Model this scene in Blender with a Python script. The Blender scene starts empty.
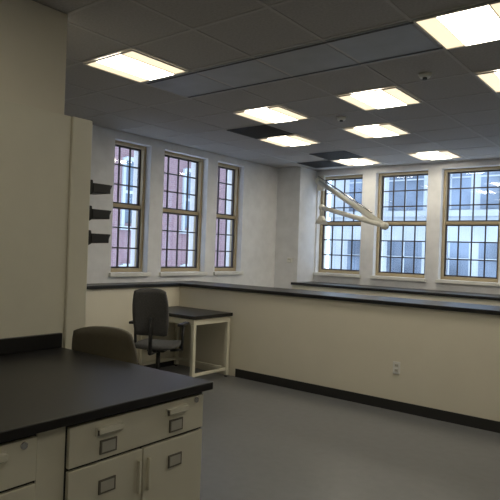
import bpy, bmesh, math
import numpy as np
from mathutils import Vector, Matrix

EYE=1.55
# ---------------------------------------------------------------- materials
def mat(name,col,rough=.6,metal=0,var=.06,scale=6,emit=None,es=1,bump=0,coat=0):
    m=bpy.data.materials.new(name);m.use_nodes=True;nt=m.node_tree;b=nt.nodes['Principled BSDF']
    b.inputs['Roughness'].default_value=rough;b.inputs['Metallic'].default_value=metal
    tc=nt.nodes.new('ShaderNodeTexCoord');n=nt.nodes.new('ShaderNodeTexNoise');n.inputs['Scale'].default_value=scale
    n.inputs['Detail'].default_value=4
    nt.links.new(tc.outputs['Object'],n.inputs['Vector'])
    r=nt.nodes.new('ShaderNodeValToRGB')
    r.color_ramp.elements[0].position=.3;r.color_ramp.elements[1].position=.7
    r.color_ramp.elements[0].color=(*[c*(1-var) for c in col],1);r.color_ramp.elements[1].color=(*[min(1,c*(1+var)) for c in col],1)
    nt.links.new(n.outputs['Fac'],r.inputs['Fac']);nt.links.new(r.outputs['Color'],b.inputs['Base Color'])
    if bump:
        bp=nt.nodes.new('ShaderNodeBump');bp.inputs['Strength'].default_value=bump;bp.inputs['Distance'].default_value=.01
        nt.links.new(n.outputs['Fac'],bp.inputs['Height']);nt.links.new(bp.outputs['Normal'],b.inputs['Normal'])
    if emit:
        b.inputs['Emission Color'].default_value=(*emit,1);b.inputs['Emission Strength'].default_value=es
    return m
M={}
M['wall']=mat('wall_paint',(.77,.78,.80),.8)
M['cream']=mat('cream_wall_paint',(.77,.73,.61),.75,scale=3,var=.02)
M['ceil']=mat('ceiling_tile',(.45,.44,.44),.9,scale=60,var=.10)
M['bar']=mat('ceiling_tbar',(.52,.51,.51),.8,var=.02)
M['floor']=mat('floor_vinyl',(.145,.15,.158),.32,scale=14,var=.06)
M['black']=mat('black_epoxy_resin',(.009,.009,.010),.36,var=.1)
M['base']=mat('black_rubber_base',(.02,.02,.02),.6)
M['metal']=mat('cream_painted_steel',(.76,.735,.61),.4,var=.02)
M['shadow']=mat('dark_gap',(.03,.03,.03),.9)
M['pull']=mat('pull_cream',(.78,.76,.64),.35)
M['chrome']=mat('lock_chrome',(.6,.6,.6),.25,metal=1)
M['lframe']=mat('label_frame_bronze',(.16,.15,.12),.45)
M['label']=mat('label_card',(.52,.51,.45),.6)
M['wood']=mat('window_tan_frame',(.43,.35,.22),.5)
M['munt']=mat('window_dark_muntin',(.05,.045,.05),.5)
M['fab']=mat('chair_grey_fabric',(.10,.10,.10),.9,scale=80,var=.2)
M['fab2']=mat('chair_olive_vinyl',(.10,.088,.06),.6,scale=40)
M['plast']=mat('black_plastic',(.02,.02,.022),.45)
M['white']=mat('white_plastic',(.75,.75,.72),.4)
M['tube']=mat('arm_ivory_enamel',(.62,.61,.55),.4)
M['lamp']=mat('light_diffuser',(.9,.9,.85),.5,emit=(1,.91,.73),es=16)
M['lamp2']=mat('light_reflector_glow',(.9,.9,.85),.5,emit=(1,.80,.52),es=1.25)
M['vent']=mat('dark_vent',(.04,.04,.042),.6)
M['conc']=mat('concrete_facade',(.40,.44,.48),.8,scale=.6,var=.15)
M['eglass']=mat('facade_glass',(.15,.19,.25),.15,scale=.4,var=.5)
M['panel']=mat('ceiling_panel',(.36,.38,.42),.45)
def brick():
    m=bpy.data.materials.new('brick_facade');m.use_nodes=True;nt=m.node_tree;b=nt.nodes['Principled BSDF'];b.inputs['Roughness'].default_value=.9
    tc=nt.nodes.new('ShaderNodeTexCoord')
    sx=nt.nodes.new('ShaderNodeSeparateXYZ');cx=nt.nodes.new('ShaderNodeCombineXYZ')
    nt.links.new(tc.outputs['Object'],sx.inputs[0]);nt.links.new(sx.outputs['Y'],cx.inputs['X']);nt.links.new(sx.outputs['Z'],cx.inputs['Y'])
    br=nt.nodes.new('ShaderNodeTexBrick');br.inputs['Scale'].default_value=3.2
    br.inputs['Color1'].default_value=(.22,.135,.15,1);br.inputs['Color2'].default_value=(.19,.115,.135,1);br.inputs['Mortar'].default_value=(.25,.20,.22,1)
    nt.links.new(cx.outputs[0],br.inputs['Vector']);nt.links.new(br.outputs['Color'],b.inputs['Base Color']);return m
M['brick']=brick()
def glass():
    m=bpy.data.materials.new('window_glass');m.use_nodes=True;nt=m.node_tree;nt.nodes.clear()
    o=nt.nodes.new('ShaderNodeOutputMaterial');mx=nt.nodes.new('ShaderNodeMixShader');t=nt.nodes.new('ShaderNodeBsdfTransparent');g=nt.nodes.new('ShaderNodeBsdfGlossy')
    g.inputs['Roughness'].default_value=.02;t.inputs['Color'].default_value=(.92,.96,1,1);mx.inputs[0].default_value=.05
    nt.links.new(t.outputs[0],mx.inputs[1]);nt.links.new(g.outputs[0],mx.inputs[2]);nt.links.new(mx.outputs[0],o.inputs[0]);return m
M['glass']=glass()

# ---------------------------------------------------------------- builders
def empty(name,loc=(0,0,0),rz=0,parent=None):
    e=bpy.data.objects.new(name,None);e.empty_display_size=.1;bpy.context.collection.objects.link(e)
    e.location=loc;e.rotation_euler=(0,0,rz);e.parent=parent;return e
def finish(bm,name,m,parent=None,bevel=0,smooth=False):
    me=bpy.data.meshes.new(name);bmesh.ops.recalc_face_normals(bm,faces=bm.faces);bm.to_mesh(me);bm.free()
    me.materials.append(M[m] if isinstance(m,str) else m)
    if smooth:
        for p in me.polygons:p.use_smooth=True
    o=bpy.data.objects.new(name,me);bpy.context.collection.objects.link(o);o.parent=parent
    if bevel:
        b=o.modifiers.new('bevel','BEVEL');b.width=bevel;b.segments=2;b.limit_method='ANGLE'
    return o
def addbox(bm,x0,x1,y0,y1,z0,z1):
    v=[bm.verts.new(p) for p in [(x0,y0,z0),(x1,y0,z0),(x1,y1,z0),(x0,y1,z0),(x0,y0,z1),(x1,y0,z1),(x1,y1,z1),(x0,y1,z1)]]
    for f in [(0,3,2,1),(4,5,6,7),(0,1,5,4),(1,2,6,5),(2,3,7,6),(3,0,4,7)]:bm.faces.new([v[i] for i in f])
def boxes(name,bs,m,parent=None,bevel=0):
    bm=bmesh.new()
    for b in bs:addbox(bm,*b)
    return finish(bm,name,m,parent,bevel)
def tube(bm,a,b,r,r2=None,seg=16):
    a=Vector(a);b=Vector(b);r2=r if r2 is None else r2;d=b-a
    q=d.to_track_quat('Z','Y').to_matrix().to_4x4()
    bmesh.ops.create_cone(bm,cap_ends=True,segments=seg,radius1=r,radius2=r2,depth=d.length,matrix=Matrix.Translation((a+b)/2)@q)
def tubes(name,ts,m,parent=None,bevel=0):
    bm=bmesh.new()
    for t in ts:tube(bm,*t)
    o=finish(bm,name,m,parent,bevel)
    for p in o.data.polygons:p.use_smooth=len(p.vertices)==4
    return o
def ball(bm,c,r):bmesh.ops.create_uvsphere(bm,u_segments=16,v_segments=10,radius=r,matrix=Matrix.Translation(c))

# ---------------------------------------------------------------- room shell
Q,B,H=-5.74,8.53,3.0
XR,YF=3.2,-3.0
T=.35
SILL,TOP=1.19,2.90
def wall_openings(axis,lo,hi,ops,name):
    bs=[];cur=lo
    def bx(a,b,z0,z1):
        return (Q-T,Q,a,b,z0,z1) if axis=='y' else (a,b,B,B+T,z0,z1)
    for a,b in ops:
        bs.append(bx(cur,a,0,H));bs.append(bx(a,b,0,SILL));bs.append(bx(a,b,TOP,H));cur=b
    bs.append(bx(cur,hi,0,H))
    return boxes(name,bs,'wall')
LW=[(4.50,5.10),(5.34,6.22),(6.44,7.07)]
RW=[(-5.24,-4.39),(-4.15,-3.28),(-3.07,-2.21),(-1.98,-1.13),(-.9,-.05),(.9,1.75)]  # last three openings lie out of frame, added for plausible daylight
wall_openings('y',YF-T,B,LW,'wall_left')
wall_openings('x',Q-T,XR+T,RW,'wall_back')
boxes('wall_right',[(XR,XR+T,YF-T,B,0,H)],'cream')
boxes('wall_front',[(Q,XR,YF-T,YF,0,H)],'cream')
boxes('floor',[(Q-T,XR+T,YF-T,B+T,-.1,0)],'floor')
boxes('ceiling',[(Q-T,XR+T,YF-T,B+T,H,H+.1)],'ceil')
boxes('corner_column',[(Q,-5.27,8.0,B,0,H)],'wall')
tile=.615;gx0=-3.57-tile/2;gy0=4.83-tile/2
bs=[]
i=math.ceil((Q-gx0)/tile)
while gx0+i*tile<XR:
    x=gx0+i*tile;bs.append((x-.012,x+.012,YF,B,H-.004,H));i+=1
i=math.ceil((YF-gy0)/tile)
while gy0+i*tile<B:
    y=gy0+i*tile;bs.append((Q,XR,y-.012,y+.012,H-.0035,H));i+=1
boxes('trim_ceiling_grid',bs,'bar')
cp=empty('ceiling_slot_diffuser')
py0=gy0-2*tile+.02;py1=gy0-tile-.02
boxes('diffuser_panels',[(gx0+i*tile+.014,gx0+(i+1)*tile-.014,py0,py1,H-.005,H-.0005) for i in range(0,6)],'panel',cp)
boxes('slots',[(gx0+.03,gx0+6*tile-.03,y-.012,y+.012,H-.0075,H-.0062) for y in (py0+.03,py1-.03)],'vent',cp)

# ---------------------------------------------------------------- windows
def window(idx,axis,a,b,cols):
    e=empty('window_%d'%idx)
    rec=.10
    def bx(u0,u1,w0,w1,z0,z1):
        return (Q-w1,Q-w0,u0,u1,z0,z1) if axis=='y' else (u0,u1,B+w0,B+w1,z0,z1)
    W=rec
    zt,zb=TOP,SILL+.03
    fr=.04
    boxes('frame',[bx(a,a+fr,W,W+.12,zb,zt),bx(b-fr,b,W,W+.12,zb,zt),bx(a+fr,b-fr,W,W+.12,zt-fr,zt),bx(a+fr,b-fr,W,W+.12,zb,zb+.05)],'wood',e,.004)
    mid=(zt+zb)/2+.02
    boxes('meeting_rail',[bx(a+fr,b-fr,W+.02,W+.08,mid-.022,mid+.022)],'wood',e,.003)
    mu=[]
    for z0,z1,w in ((zb+.05,mid-.022,W+.03),(mid+.022,zt-fr,W+.06)):
        s=.022;A,Bb=a+fr,b-fr
        mu+=[bx(A,A+s,w,w+.03,z0,z1),bx(Bb-s,Bb,w,w+.03,z0,z1),bx(A+s,Bb-s,w,w+.03,z1-s,z1),bx(A+s,Bb-s,w,w+.03,z0,z0+s)]
        for c in range(1,cols):
            u=A+(Bb-A)*c/cols;mu.append(bx(u-.009,u+.009,w+.005,w+.025,z0+s,z1-s))
        for r in range(1,3):
            z=z0+(z1-z0)*r/3;mu.append(bx(A+s,Bb-s,w+.007,w+.023,z-.009,z+.009))
    boxes('sash_muntins',mu,'munt',e)
    boxes('glass',[bx(a+fr,b-fr,W+.095,W+.1,zb,zt)],'glass',e)
    boxes('sill',[bx(a,b,-.0,W,SILL,SILL+.03),bx(a-.03,b+.03,-.04,0,SILL-.02,SILL+.03)],'white',e,.004)
n=1
for (a,b),c in zip(LW,(3,4,3)):window(n,'y',a,b,c);n+=1
for a,b in RW:window(n,'x',a,b,4);n+=1

# ---------------------------------------------------------------- half wall + ledge
HY=5.42;LX=Q+.30
boxes('wall_half',[(Q,XR,HY,HY+.14,0,1.05),(Q,LX,2.3,HY,0,1.05)],'cream')
boxes('half_wall_ledge',[(Q+.002,XR-.002,HY-.03,HY+.55,1.052,1.092),(Q+.002,LX+.03,2.3,HY-.0305,1.052,1.092)],'black',bevel=.004)
boxes('baseboard_half',[(-4.42,XR,HY-.012,HY-.001,0,.10)],'base')
boxes('baseboard_left',[(LX+.001,LX+.012,2.3,HY-.02,0,.10)],'base')
wb=empty('window_bench')
boxes('bench_top',[(-5.26,XR-.01,7.80,B-.045,1.02,1.06)],'black',wb,.004)
boxes('bench_body',[(-5.26,XR-.01,7.84,B-.045,0,1.019)],'metal',wb)
def outlet(loc):
    e=empty('wall_outlet',loc)
    boxes('plate',[(-.038,.038,-.008,0,-.062,.062)],'white',e,.003)
    boxes('sockets',[(-.019,.019,-.010,-.007,.010,.040),(-.019,.019,-.010,-.007,-.040,-.010)],'label',e,.002)
    boxes('slots',[(s-.002,s+.002,-.0108,-.0098,z-.006,z+.006) for s in(-.007,.007) for z in(.025,-.023)],'shadow',e)
outlet((-2.34,HY-.0005,.43))
# ---------------------------------------------------------------- ceiling fixtures
def ceil_light(x,y):
    e=empty('ceiling_light',(x,y,H))
    h=.29;k=.15
    boxes('diffuser',[(-k,k,-h+.014,h-.014,-.016,-.008)],'lamp',e)
    boxes('reflectors',[(-h+.012,-k-.006,-h+.014,h-.014,-.010,-.007),(k+.006,h-.012,-h+.014,h-.014,-.010,-.007)],'lamp2',e)
    boxes('ribs',[(s-.003,s+.003,-h+.014,h-.014,-.018,-.007) for s in(-k-.003,k+.003)],'white',e)
    boxes('housing',[(-h,h,-h,-h+.012,-.016,-.0065),(-h,h,h-.012,h,-.016,-.0065),(-h,-h+.012,-h+.012,h-.012,-.016,-.0065),(h-.012,h,-h+.012,h-.012,-.016,-.0065)],'white',e)
X0=-3.57
R0=4.83
Ls=[(X0,R0-3*tile),(X0,R0),(X0+2*tile,R0),(X0+4*tile,R0),(X0-tile,R0+2*tile),(X0+tile,R0+2*tile),(X0-tile,R0+5*tile),(X0+tile,R0+5*tile),
    (X0+4*tile,R0-2*tile),(X0+4*tile,R0+2*tile+.0),(X0+4*tile,R0+5*tile),(X0+7*tile,R0),(X0+2*tile,R0-7*tile),(X0+6*tile,R0-7*tile)]
for p in Ls:ceil_light(*p)
def vent(x,y):
    e=empty('ceiling_vent',(x,y,H));h=.29
    boxes('grille_frame',[(-h,h,-h,-h+.02,-.014,-.0065),(-h,h,h-.02,h,-.014,-.0065),(-h,-h+.02,-h+.02,h-.02,-.014,-.0065),(h-.02,h,-h+.02,h-.02,-.014,-.0065)],'vent',e)
    boxes('louvres',[(-h+.02,h-.02,-h+.04+i*.045,-h+.06+i*.045,-.013,-.0065) for i in range(12)],'vent',e)
    boxes('backing',[(-h+.02,h-.02,-h+.02,h-.02,-.0066,-.006)],'vent',e)
vent(X0-tile,R0+tile);vent(X0-tile,R0+4*tile);vent(X0-2*tile,R0+5*tile)
def detector(x,y):
    e=empty('smoke_detector',(x,y,H))
    tubes('detector_body',[((0,0,-.03),(0,0,-.0),.04,.055)],'white',e)
    tubes('detector_tip',[((0,0,-.045),(0,0,-.03),.018,.018)],'plast',e)
detector(-1.73,4.36);detector(-3.0,5.3)

# ---------------------------------------------------------------- tall cabinet / partition
CX=-3.12
tc=empty('tall_cabinet')
boxes('cabinet_carcass',[(CX-.45,CX,YF+.01,2.10,.0,2.36)],'metal',tc,.004)
boxes('cabinet_end_panel',[(CX-.45,CX+.015,2.102,2.25,.0,2.36)],'metal',tc,.006)
boxes('wall_soffit',[(CX-.45,CX-.02,YF+.002,2.06,2.362,H-.007)],'cream')
def tray(z):
    e=empty('wall_file_tray',(CX-.05,2.251,z))
    bm=bmesh.new()
    prof=[(0,.05),(.02,.05),(.03,.0),(.13,-.005),(.17,.03),(.18,.03),(.15,-.03),(.03,-.035),(0,-.05)]
    for x0,x1 in((-.09,.06),):
        A=[bm.verts.new((x0,y,z)) for y,z in prof];C=[bm.verts.new((x1,y,z)) for y,z in prof]
        bm.faces.new(A);bm.faces.new(C[::-1])
        for i in range(len(prof)):
            j=(i+1)%len(prof);bm.faces.new([A[i],A[j],C[j],C[i]])
    finish(bm,'tray_body','plast',e,.004)
    boxes('tray_lip',[(.055,.066,.02,.16,-.03,.03)],'plast',e,.004)
for z in (1.93,1.76,1.60):tray(z)

# ---------------------------------------------------------------- foreground lab counter
lc=empty('lab_counter')
FX=-1.865;EY=2.04
boxes('counter_top',[(CX+.017,FX+.035,YF+.3,EY+.035,.872,.91)],'black',lc,.005)
boxes('backsplash',[(CX+.002,CX+.03,YF+.3,EY+.03,.911,1.0)],'black',lc,.003)
boxes('carcass',[(CX+.02,FX-.02,YF+.3,EY,.10,.871)],'metal',lc)
boxes('toe_kick',[(CX+.02,FX-.08,YF+.3,EY-.02,0,.099)],'base',lc)
def unit(y0,y1):
    w=y1-y0;ym=(y0+y1)/2;zt=.855;zd=.69
    boxes('face_frame',[(FX-.019,FX-.008,y0,y1,.10,.87)],'metal',lc)
    boxes('drawer_front',[(FX-.007,FX+.012,y0+.008,y1-.008,zd+.006,zt)],'metal',lc,.003)
    boxes('door_front',[(FX-.007,FX+.012,y0+.008,ym-.004,.12,zd-.006),(FX-.007,FX+.012,ym+.004,y1-.008,.12,zd-.006)],'metal',lc,.003)
    boxes('gaps',[(FX-.0075,FX-.0065,y0+.002,y1-.002,.11,.86)],'shadow',lc)
    for yc in (y0+w*.25,y0+w*.75):
        z=.81
        boxes('pull_plate',[(FX+.012,FX+.016,yc-.065,yc+.065,z-.018,z+.022)],'pull',lc,.002)
        boxes('pull_lip',[(FX+.016,FX+.036,yc-.06,yc+.06,z+.010,z+.018),(FX+.032,FX+.036,yc-.06,yc+.06,z-.006,z+.012)],'pull',lc,.002)
        boxes('pull_recess',[(FX+.016,FX+.017,yc-.055,yc+.055,z-.014,z+.009)],'lframe',lc)
        for zz in (.745,.585):
            boxes('label_frame',[(FX+.012,FX+.018,yc-.042,yc+.042,zz-.029,zz+.029)],'lframe',lc,.002)
            boxes('label_card',[(FX+.0181,FX+.0188,yc-.033,yc+.033,zz-.021,zz+.021)],'label',lc)
    tubes('lock',[((FX+.012,y1-.06,.835),(FX+.018,y1-.06,.835),.013,.013)],'chrome',lc)
    boxes('door_pull',[(FX+.012,FX+.03,ym-.032,ym-.022,.50,.64),(FX+.012,FX+.03,ym+.022,ym+.032,.50,.64)],'pull',lc,.003)
unit(1.28,2.04);unit(.40,1.16);unit(-.5,.39)
boxes('filler_panel',[(FX-.019,FX-.004,1.162,1.278,.10,.87)],'metal',lc)

# ---------------------------------------------------------------- desk
dk=empty('lab_desk')
DX0,DX1,DY0,DY1=LX+.015,-4.47,4.70,HY-.035
boxes('desk_top',[(DX0,DX1,DY0,DY1,.745,.785)],'black',dk,.004)
l=.045
boxes('desk_legs',[(x,x+l,y,y+l,.02,.675) for x in (DX0+.02,DX1-.065) for y in (DY0+.02,DY1-.065)],'metal',dk,.004)
boxes('desk_apron',[(DX0+.02,DX1-.02,DY0+.02,DY0+.045,.676,.744),(DX1-.045,DX1-.02,DY0+.046,DY1-.02,.676,.744),(DX0+.02,DX0+.045,DY0+.046,DY1-.02,.676,.744),(DX0+.046,DX1-.046,DY1-.045,DY1-.02,.676,.744)],'metal',dk,.003)
boxes('desk_stretcher',[(DX1-.055,DX1-.03,DY0+.066,DY1-.066,.08,.115),(DX0+.03,DX0+.055,DY0+.066,DY1-.066,.08,.115),(DX0+.066,DX1-.066,DY1-.055,DY1-.03,.08,.115)],'metal',dk,.003)
tubes('desk_feet',[((x,y,0),(x,y,.021),.02,.02) for x in (DX0+.043,DX1-.043) for y in (DY0+.043,DY1-.043)],'plast',dk)

# ---------------------------------------------------------------- chairs
def chair(loc,rz,fab,seat_h=.50,back_top=1.08,w=.46,arms=True):
    e=empty('task_chair',loc,rz)   # faces +Y locally, back at -Y
    def pad(name,w,d,t,bend,mx):
        bm=bmesh.new();nx,ny=10,10;top=[];bot=[]
        for i in range(nx+1):
            a=[];b=[]
            for j in range(ny+1):
                u=i/nx*2-1;v=j/ny*2-1
                k=(1-.10*v*v)*(1-.04*abs(v)**3);kk=(1-.08*u**4)
                x=u*w/2*k;y=v*d/2*kk;z=bend*u*u
                th=t*(1-.55*max(abs(u),abs(v))**4)
                a.append(bm.verts.new(mx@Vector((x,y,z+th/2))));b.append(bm.verts.new(mx@Vector((x,y,z-th/2))))
            top.append(a);bot.append(b)
        for i in range(nx):
            for j in range(ny):
                bm.faces.new([top[i][j],top[i+1][j],top[i+1][j+1],top[i][j+1]]);bm.faces.new([bot[i][j],bot[i][j+1],bot[i+1][j+1],bot[i+1][j]])
        for i in range(nx):
            bm.faces.new([top[i][0],bot[i][0],bot[i+1][0],top[i+1][0]]);bm.faces.new([top[i][ny],top[i+1][ny],bot[i+1][ny],bot[i][ny]])
        for j in range(ny):
            bm.faces.new([top[0][j],top[0][j+1],bot[0][j+1],bot[0][j]]);bm.faces.new([top[nx][j],bot[nx][j],bot[nx][j+1],top[nx][j+1]])
        return finish(bm,name,fab,e,smooth=True)
    pad('seat',.48,.46,.075,.015,Matrix.Translation((0,.02,seat_h-.035)))
    bh=back_top-seat_h-.10
    mx=Matrix.Translation((0,-.24,seat_h+.10+bh/2))@Matrix.Rotation(math.radians(100),4,'X')
    pad('backrest',w,bh,.06,.05,mx)
    tubes('back_bracket',[((0,-.02,seat_h-.09),(0,-.27,seat_h-.08),.022,.022),((0,-.27,seat_h-.09),(0,-.275,seat_h+.3),.022,.018)],'plast',e)
    tubes('gas_column',[((0,0,.10),(0,0,seat_h-.08),.028,.022)],'plast',e)
    boxes('seat_plate',[(-.10,.10,-.10,.12,seat_h-.095,seat_h-.07)],'plast',e,.01)
    ts=[];cs=[]
    for k in range(5):
        a=k*2*math.pi/5+.3;c,s=math.cos(a),math.sin(a)
        ts.append(((0,0,.105),(.28*c,.28*s,.075),.026,.016));ts.append(((.28*c,.28*s,.05),(.28*c,.28*s,.085),.011,.011))
        for o in(-.016,.016):cs.append(((.28*c-s*(o-.009),.28*s+c*(o-.009),.028),(.28*c-s*(o+.009),.28*s+c*(o+.009),.028),.028,.028))
    tubes('star_base',ts,'plast',e);tubes('casters',cs,'plast',e)
    if arms:
      for sx in(-1,1):
        tubes('arm_post',[((sx*.14,0,seat_h-.08),(sx*.27,0,seat_h-.07),.015,.015),((sx*.27,0,seat_h-.075),(sx*.28,0,seat_h+.2),.016,.014)],'plast',e)
        boxes('arm_pad',[(sx*.28-.035,sx*.28+.035,-.12,.13,seat_h+.2,seat_h+.23)],'plast',e,.012)
    return e
chair((-4.69,4.37,0),math.radians(28),'fab',.50,1.12,.40)
chair((-2.90,2.46,0),math.radians(18),'fab2',.48,1.06,.46,False)

# ---------------------------------------------------------------- fume extraction arm
fa=empty('fume_extraction_arm')
p0=Vector((-5.17,8.49,2.78));p1=Vector((-5.1,8.30,2.78));p2=Vector((-3.3,7.1,1.95));p3=Vector((-4.5,7.45,2.25));p4=Vector((-4.5,7.45,2.12))
boxes('wall_bracket',[(-5.235,-5.10,8.47,8.529,2.64,2.90)],'tube',fa,.006)
tubes('duct_tubes',[(p0,p1,.045,.045),(p1,p2,.040,.040),(p2,p3,.034,.034),(p3,p4,.032,.032)],'tube',fa)
bm=bmesh.new()
for p,r in((p1,.06),(p2,.055),(p3,.05)):ball(bm,p,r)
finish(bm,'joints','tube',fa,smooth=True)
tubes('hood',[(p4+Vector((0,0,-.12)),p4,.10,.04)],'tube',fa)
tubes('spring_rods',[(p1+Vector((0,0,.08)),p2+Vector((-.3,.2,.2)),.012,.012)],'chrome',fa)

th=empty('thermostat',(-5.42,7.999,1.42))
boxes('body',[(-.05,.05,-.03,0,-.04,.04)],'white',th,.006)
boxes('screen',[(-.03,.03,-.032,-.03,0,.025)],'label',th)

# ---------------------------------------------------------------- exterior
bl=empty('brick_building')
boxes('facade',[(-17,-16,-10,24,-12,14)],'brick',bl)
ws=[];fr=[]
for yy in range(-8,24,3):
    for z in (-9,-5.2,-1.4,2.4,6.2,10):
        ws.append((-15.99,-15.97,yy,yy+1.4,z,z+2.2))
        fr+=[(-15.99,-15.9,yy-.12,yy,z-.12,z+2.3),(-15.99,-15.9,yy+1.4,yy+1.52,z-.12,z+2.3),(-15.99,-15.9,yy,yy+1.4,z+2.2,z+2.35),(-15.99,-15.85,yy-.2,yy+1.6,z-.25,z-.12),(-15.99,-15.92,yy,yy+1.4,z+1.05,z+1.15)]
boxes('facade_windows',ws,'eglass',bl);boxes('facade_trims',fr,'conc',bl)
ob=empty('office_building')
boxes('facade',[(-14,14,24,25,-12,14)],'conc',ob)
ws=[];fr=[]
for xx in range(-13,13,2):
    for z in (-10,-6.6,-3.2,.2,3.6,7,10.4):
        ws.append((xx,xx+1.6,23.97,23.99,z,z+2.0));fr.append((xx+.77,xx+.83,23.93,23.97,z,z+2.0));fr.append((xx,xx+1.6,23.93,23.97,z+1.3,z+1.36))
for z in (-10,-6.6,-3.2,.2,3.6,7,10.4):fr.append((-14,14,23.8,23.99,z-.3,z-.05))
boxes('facade_windows',ws,'eglass',ob);boxes('facade_trims',fr,'conc',ob)
w=bpy.data.worlds.new('World');bpy.context.scene.world=w;w.use_nodes=True
w.node_tree.nodes['Background'].inputs[0].default_value=(.76,.87,1,1);w.node_tree.nodes['Background'].inputs[1].default_value=4.0

# ---------------------------------------------------------------- camera
psi,pit,rol=math.radians(38.2),math.radians(.11),math.radians(1.99)
fw=Vector((-math.sin(psi)*math.cos(pit),math.cos(psi)*math.cos(pit),math.sin(pit)))
r=Vector((math.cos(psi),math.sin(psi),0));u=r.cross(fw)
r2=r*math.cos(rol)+u*math.sin(rol);u2=-r*math.sin(rol)+u*math.cos(rol)
cd=bpy.data.cameras.new('camera');cd.sensor_width=36;cd.lens=568/500*36
co=bpy.data.objects.new('camera',cd);bpy.context.collection.objects.link(co)
m=Matrix((r2,u2,-fw)).transposed().to_4x4();m.translation=(0,0,EYE);co.matrix_world=m
bpy.context.scene.camera=co
bpy.context.scene.view_settings.view_transform='Standard'
